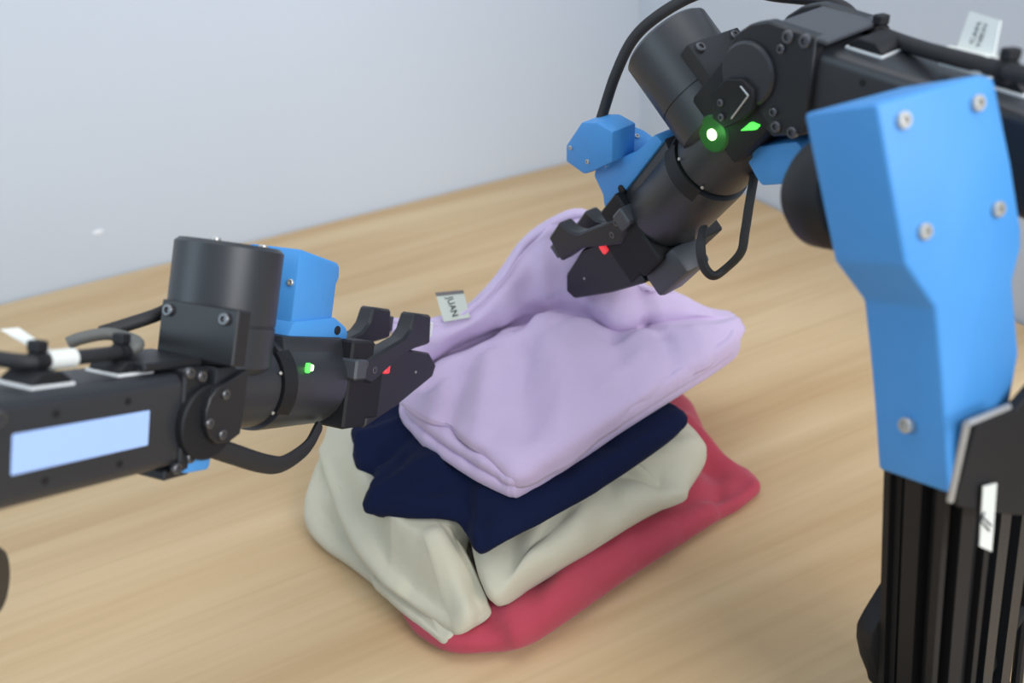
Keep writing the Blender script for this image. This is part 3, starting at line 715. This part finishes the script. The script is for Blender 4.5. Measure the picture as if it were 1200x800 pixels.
# tie mounts and marker label on the right forearm cable
def on_z(fr, px, py, z):
    d = ray(px, py); o = CAM-fr.t; k = (z-o.dot(fr.Z))/d.dot(fr.Z); p = o+d*k
    return p.dot(fr.X), p.dot(fr.Y)
for px, py in ((1026, 57), (1186, 100)):
    x, y = on_z(RA, px, py, hh); cable_mount(fa2, RA, x, y, hh)
def cdep(px):   # depth of the camera cable along the forearm
    t = (px-1040)/160; return hd-.165-.09*t
for px, py in ((1030, 39), (1180, 83)):
    tie(fa2, RA, atd(px, py, cdep(px)), atd(px+20, py+6, cdep(px+20))-atd(px-20, py-6, cdep(px-20)), .0040)
fl2 = link('cable_label', b_tube([atd(1110, 66, cdep(1110)), atd(1162, 79, cdep(1162))], .0052, 14, 0), 'paper_label', ra, label='white paper label folded round the cable')
_f = [atd(1137, 13, cdep(1137)+.01), atd(1173, 24, cdep(1173)+.01), atd(1163, 78, cdep(1162)), atd(1118, 66, cdep(1112))]
_n = (_f[0]-_f[3]).cross(_f[2]-_f[3]).normalized()
_k = (_f[3]-CAM).dot(_n)/ray(1173, 24).dot(_n)
fq = [_f[0], CAM+ray(1173, 24)*_k, _f[2], _f[3]]
flg = link('label_flag', quad_plate(fq, .0006), 'paper_label', fl2, smooth=False)
tx = (fq[0]-fq[3]).normalized(); tn = (fq[1]-fq[0]).cross(fq[3]-fq[0]).normalized()
if tn.dot(CAM-fq[0]) < 0: tn = -tn
ty = tn.cross(tx)
for s, (px, py) in (('CAN', (1144, 39)), ('NEW', (1152, 41))):
    d = ray(px, py); k = (fq[0]-CAM).dot(tn)/d.dot(tn)
    bm = text_mesh(s, .0048); put(bm, Frame(tx, ty, tn, CAM+d*k+tn*.0005)); link('lettering', bm, 'faded_ink', flg, smooth=False)

# ------------------------------------------------------------------ camera stand in the foreground
P0 = atd(1085, 650, .42); best = None
for i in range(200):
    q = atd(1097, 450, .25+.0015*i); dq = (q-P0).normalized()
    if best is None or dq.z > best.z: best = dq
SZ = best
psi = math.radians(24); n0 = Vector((math.sin(psi), -math.cos(psi), 0)); n0 = (n0-SZ*n0.dot(SZ)).normalized()
by = (FW*.90-RT*.40+UP*.14).normalized(); bz = (UP-by*UP.dot(by)).normalized()
S = Frame(by.cross(bz), by, bz, atd(1100, 300, .355))               # tilted frame of the bracket
_x, _z = S.plane(1088, 560, .018)
P0 = S(_x, .018, _z)
SP = Frame((-n0).cross(SZ), -n0, SZ, P0+n0*.012)                   # upright frame of the post, which meets the bracket
foot = P0 + SZ*((0-P0.z)/SZ.z)
st = tag(empty('camera_stand', (foot.x, foot.y, 0)), 'blurred black post in the right foreground carrying a blue bracket', 'camera stand')
face = [(1027, 121), (1090, 102), (1150, 87), (1166, 91), (1175, 130), (1186, 190), (1198, 268), (1198, 290), (1188, 330), (1195, 414), (1184, 474), (1160, 486), (1124, 500), (1108, 577), (1100, 579), (1110, 540), (1122, 490), (1125, 456), (1110, 425), (1097, 360), (1062, 312)]
face = [(1027, 121), (1150, 87), (1166, 91), (1186, 190), (1198, 268), (1198, 290), (1188, 330), (1195, 414), (1184, 476), (1150, 500), (1128, 540), (1120, 577), (1112, 579), (1108, 500), (1104, 440), (1097, 362), (1062, 312)]
bk = link('mount_bracket', put(b_prism([S.plane(*p, 0) for p in face], 0, .040, .0022, 3), S), 'blue_print', st, angle=.5, label='thick bright blue printed bracket')
for px, py in ((1057, 141), (1144, 121), (1082, 271), (1168, 245)):
    x, z = S.plane(px, py, 0); screw(bk, S(x, 0, z), -S.Y, .0035, .0022, 'screw_steel')
# screw on the side face of the lower part
lowx = S.plane(1106, 500, 0)[0]
d = ray(1063, 498); o = CAM-S.t; k = (lowx-o.dot(S.X))/d.dot(S.X); screw(bk, CAM+d*k, -S.X, .0036, .0024, 'screw_steel')
# round black lens body behind the bracket
lx, lz = S.plane(996, 226, .05)
link('lens_body', put(b_lathe([(0, .040), (.020, .040), (.0258, .044), (.0272, .052), (.0258, .066), (.020, .074), (0, .077)], 'y', 48, (lx, 0, lz)), S), 'rubber', st)
# slotted post
cx = SP.plane(1106, 600, .022)[0]; zt = SP.plane(1090, 572, .008)[1]+.012; zb = -(SP.t.z)/SP.Z.z+.014
def slotted(w, zb, zt, cx, cy, slots):
    h = w/2; s, dp = .0045, .008
    side = [(-h, -h)]
    for c in slots: side += [(c-s, -h), (c-s, -h+dp), (c+s, -h+dp), (c+s, -h)]
    poly = []
    for k in range(4):
        ca, sa = math.cos(k*PI/2), math.sin(k*PI/2)
        poly += [(x*ca-y*sa, x*sa+y*ca) for x, y in side]
    bm = bmesh.new()
    a = [bm.verts.new((x+cx, y+cy, zb)) for x, y in poly]; b = [bm.verts.new((x+cx, y+cy, zt)) for x, y in poly]
    n = len(poly)
    bm.faces.new(a); bm.faces.new(b[::-1])
    for i in range(n): bm.faces.new((a[i], a[(i+1) % n], b[(i+1) % n], b[i]))
    return bm
link('post', put(slotted(.036, zb, zt, cx, .026, (-.0095, .0095)), SP), 'black_matte', st, smooth=False)
cx2 = SP.plane(1168, 650, .030)[0]
link('post', put(slotted(.026, zb, SP.plane(1170, 500, .03)[1], cx2, .034, (0,)), SP), 'black_shell', st, smooth=False)
# black side plate with a bright cut edge
sp = [(1136, 496), (1184, 476), (1215, 440), (1240, 440), (1240, 600), (1180, 600), (1116, 590), (1114, 578)]
pp = [SP.plane(*p, -.004) for p in sp]
pt = link('side_plate', put(b_prism(pp, -.007, -.002, .0005, 1), SP), 'black_matte', st, smooth=False)
for a, b in (((1115, 588), (1135, 497)), ((1135, 497), (1184, 477))):
    A2, B2 = SP.plane(*a, -.008), SP.plane(*b, -.008)
    link('plate_edge', b_tube([SP(A2[0], -.0072, A2[1]), SP(B2[0], -.0072, B2[1])], .0015, 8, 0), 'aluminium_edge', pt)
lb = [SP.plane(*p, -.009) for p in ((1152, 570), (1168, 566), (1162, 646), (1148, 640))]
lbo = link('paper_tag', put(b_prism(lb, -.0092, -.0086), SP), 'paper_label', st, smooth=False, label='white paper tag with a dark T mark')
for a, b in (((1150, 604), (1162, 616)), ((1150, 611), (1160, 622)), ((1149, 612), (1154, 600))):
    A2, B2 = SP.plane(*a, -.0096), SP.plane(*b, -.0096)
    link('lettering', b_tube([SP(A2[0], -.0094, A2[1]), SP(B2[0], -.0094, B2[1])], .0005, 6, 0), 'ink', lbo)
# rounded brace behind the post and the cables on its right
br = [(1070, 640), (1048, 684), (1022, 726), (1015, 740), (1014, 756), (1018, 776), (1026, 796), (1028, 806), (1100, 806), (1110, 640)]
bp = [SP.plane(*p, .048) for p in br]
link('foot_brace', put(b_prism(bp, .044, .056, .002, 2), SP), 'black_matte', st)
link('stand_cable', b_tube([SP(*(lambda q: (q[0], .028, q[1]))(SP.plane(px, py, .028))) for px, py in ((1215, 600), (1206, 680), (1198, 740), (1194, 775), (1191, 806))], .0034, 10, 8), 'cable', st)
link('stand_strut', b_tube([SP(*(lambda q: (q[0], .03, q[1]))(SP.plane(px, py, .03))) for px, py in ((1225, 660), (1200, 706), (1176, 742), (1150, 790))], .0052, 10, 6), 'black_matte', st)
link('stand_cable', b_tube([SP(*(lambda q: (q[0], .035, q[1]))(SP.plane(px, py, .035))) for px, py in ((1160, 740), (1166, 760), (1174, 785), (1180, 806))], .0030, 10, 6), 'cable', st)
link('cable_clip', put(b_prism([SP.plane(*p, .036) for p in ((1170, 735), (1194, 712), (1200, 722), (1178, 744))], .034, .042), SP), 'blue_print', st)

link('base_plate', b_box(foot.x-.07, foot.x+.09, foot.y-.05, foot.y+.07, 0.0, .018, .002, 1), 'black_matte', st)
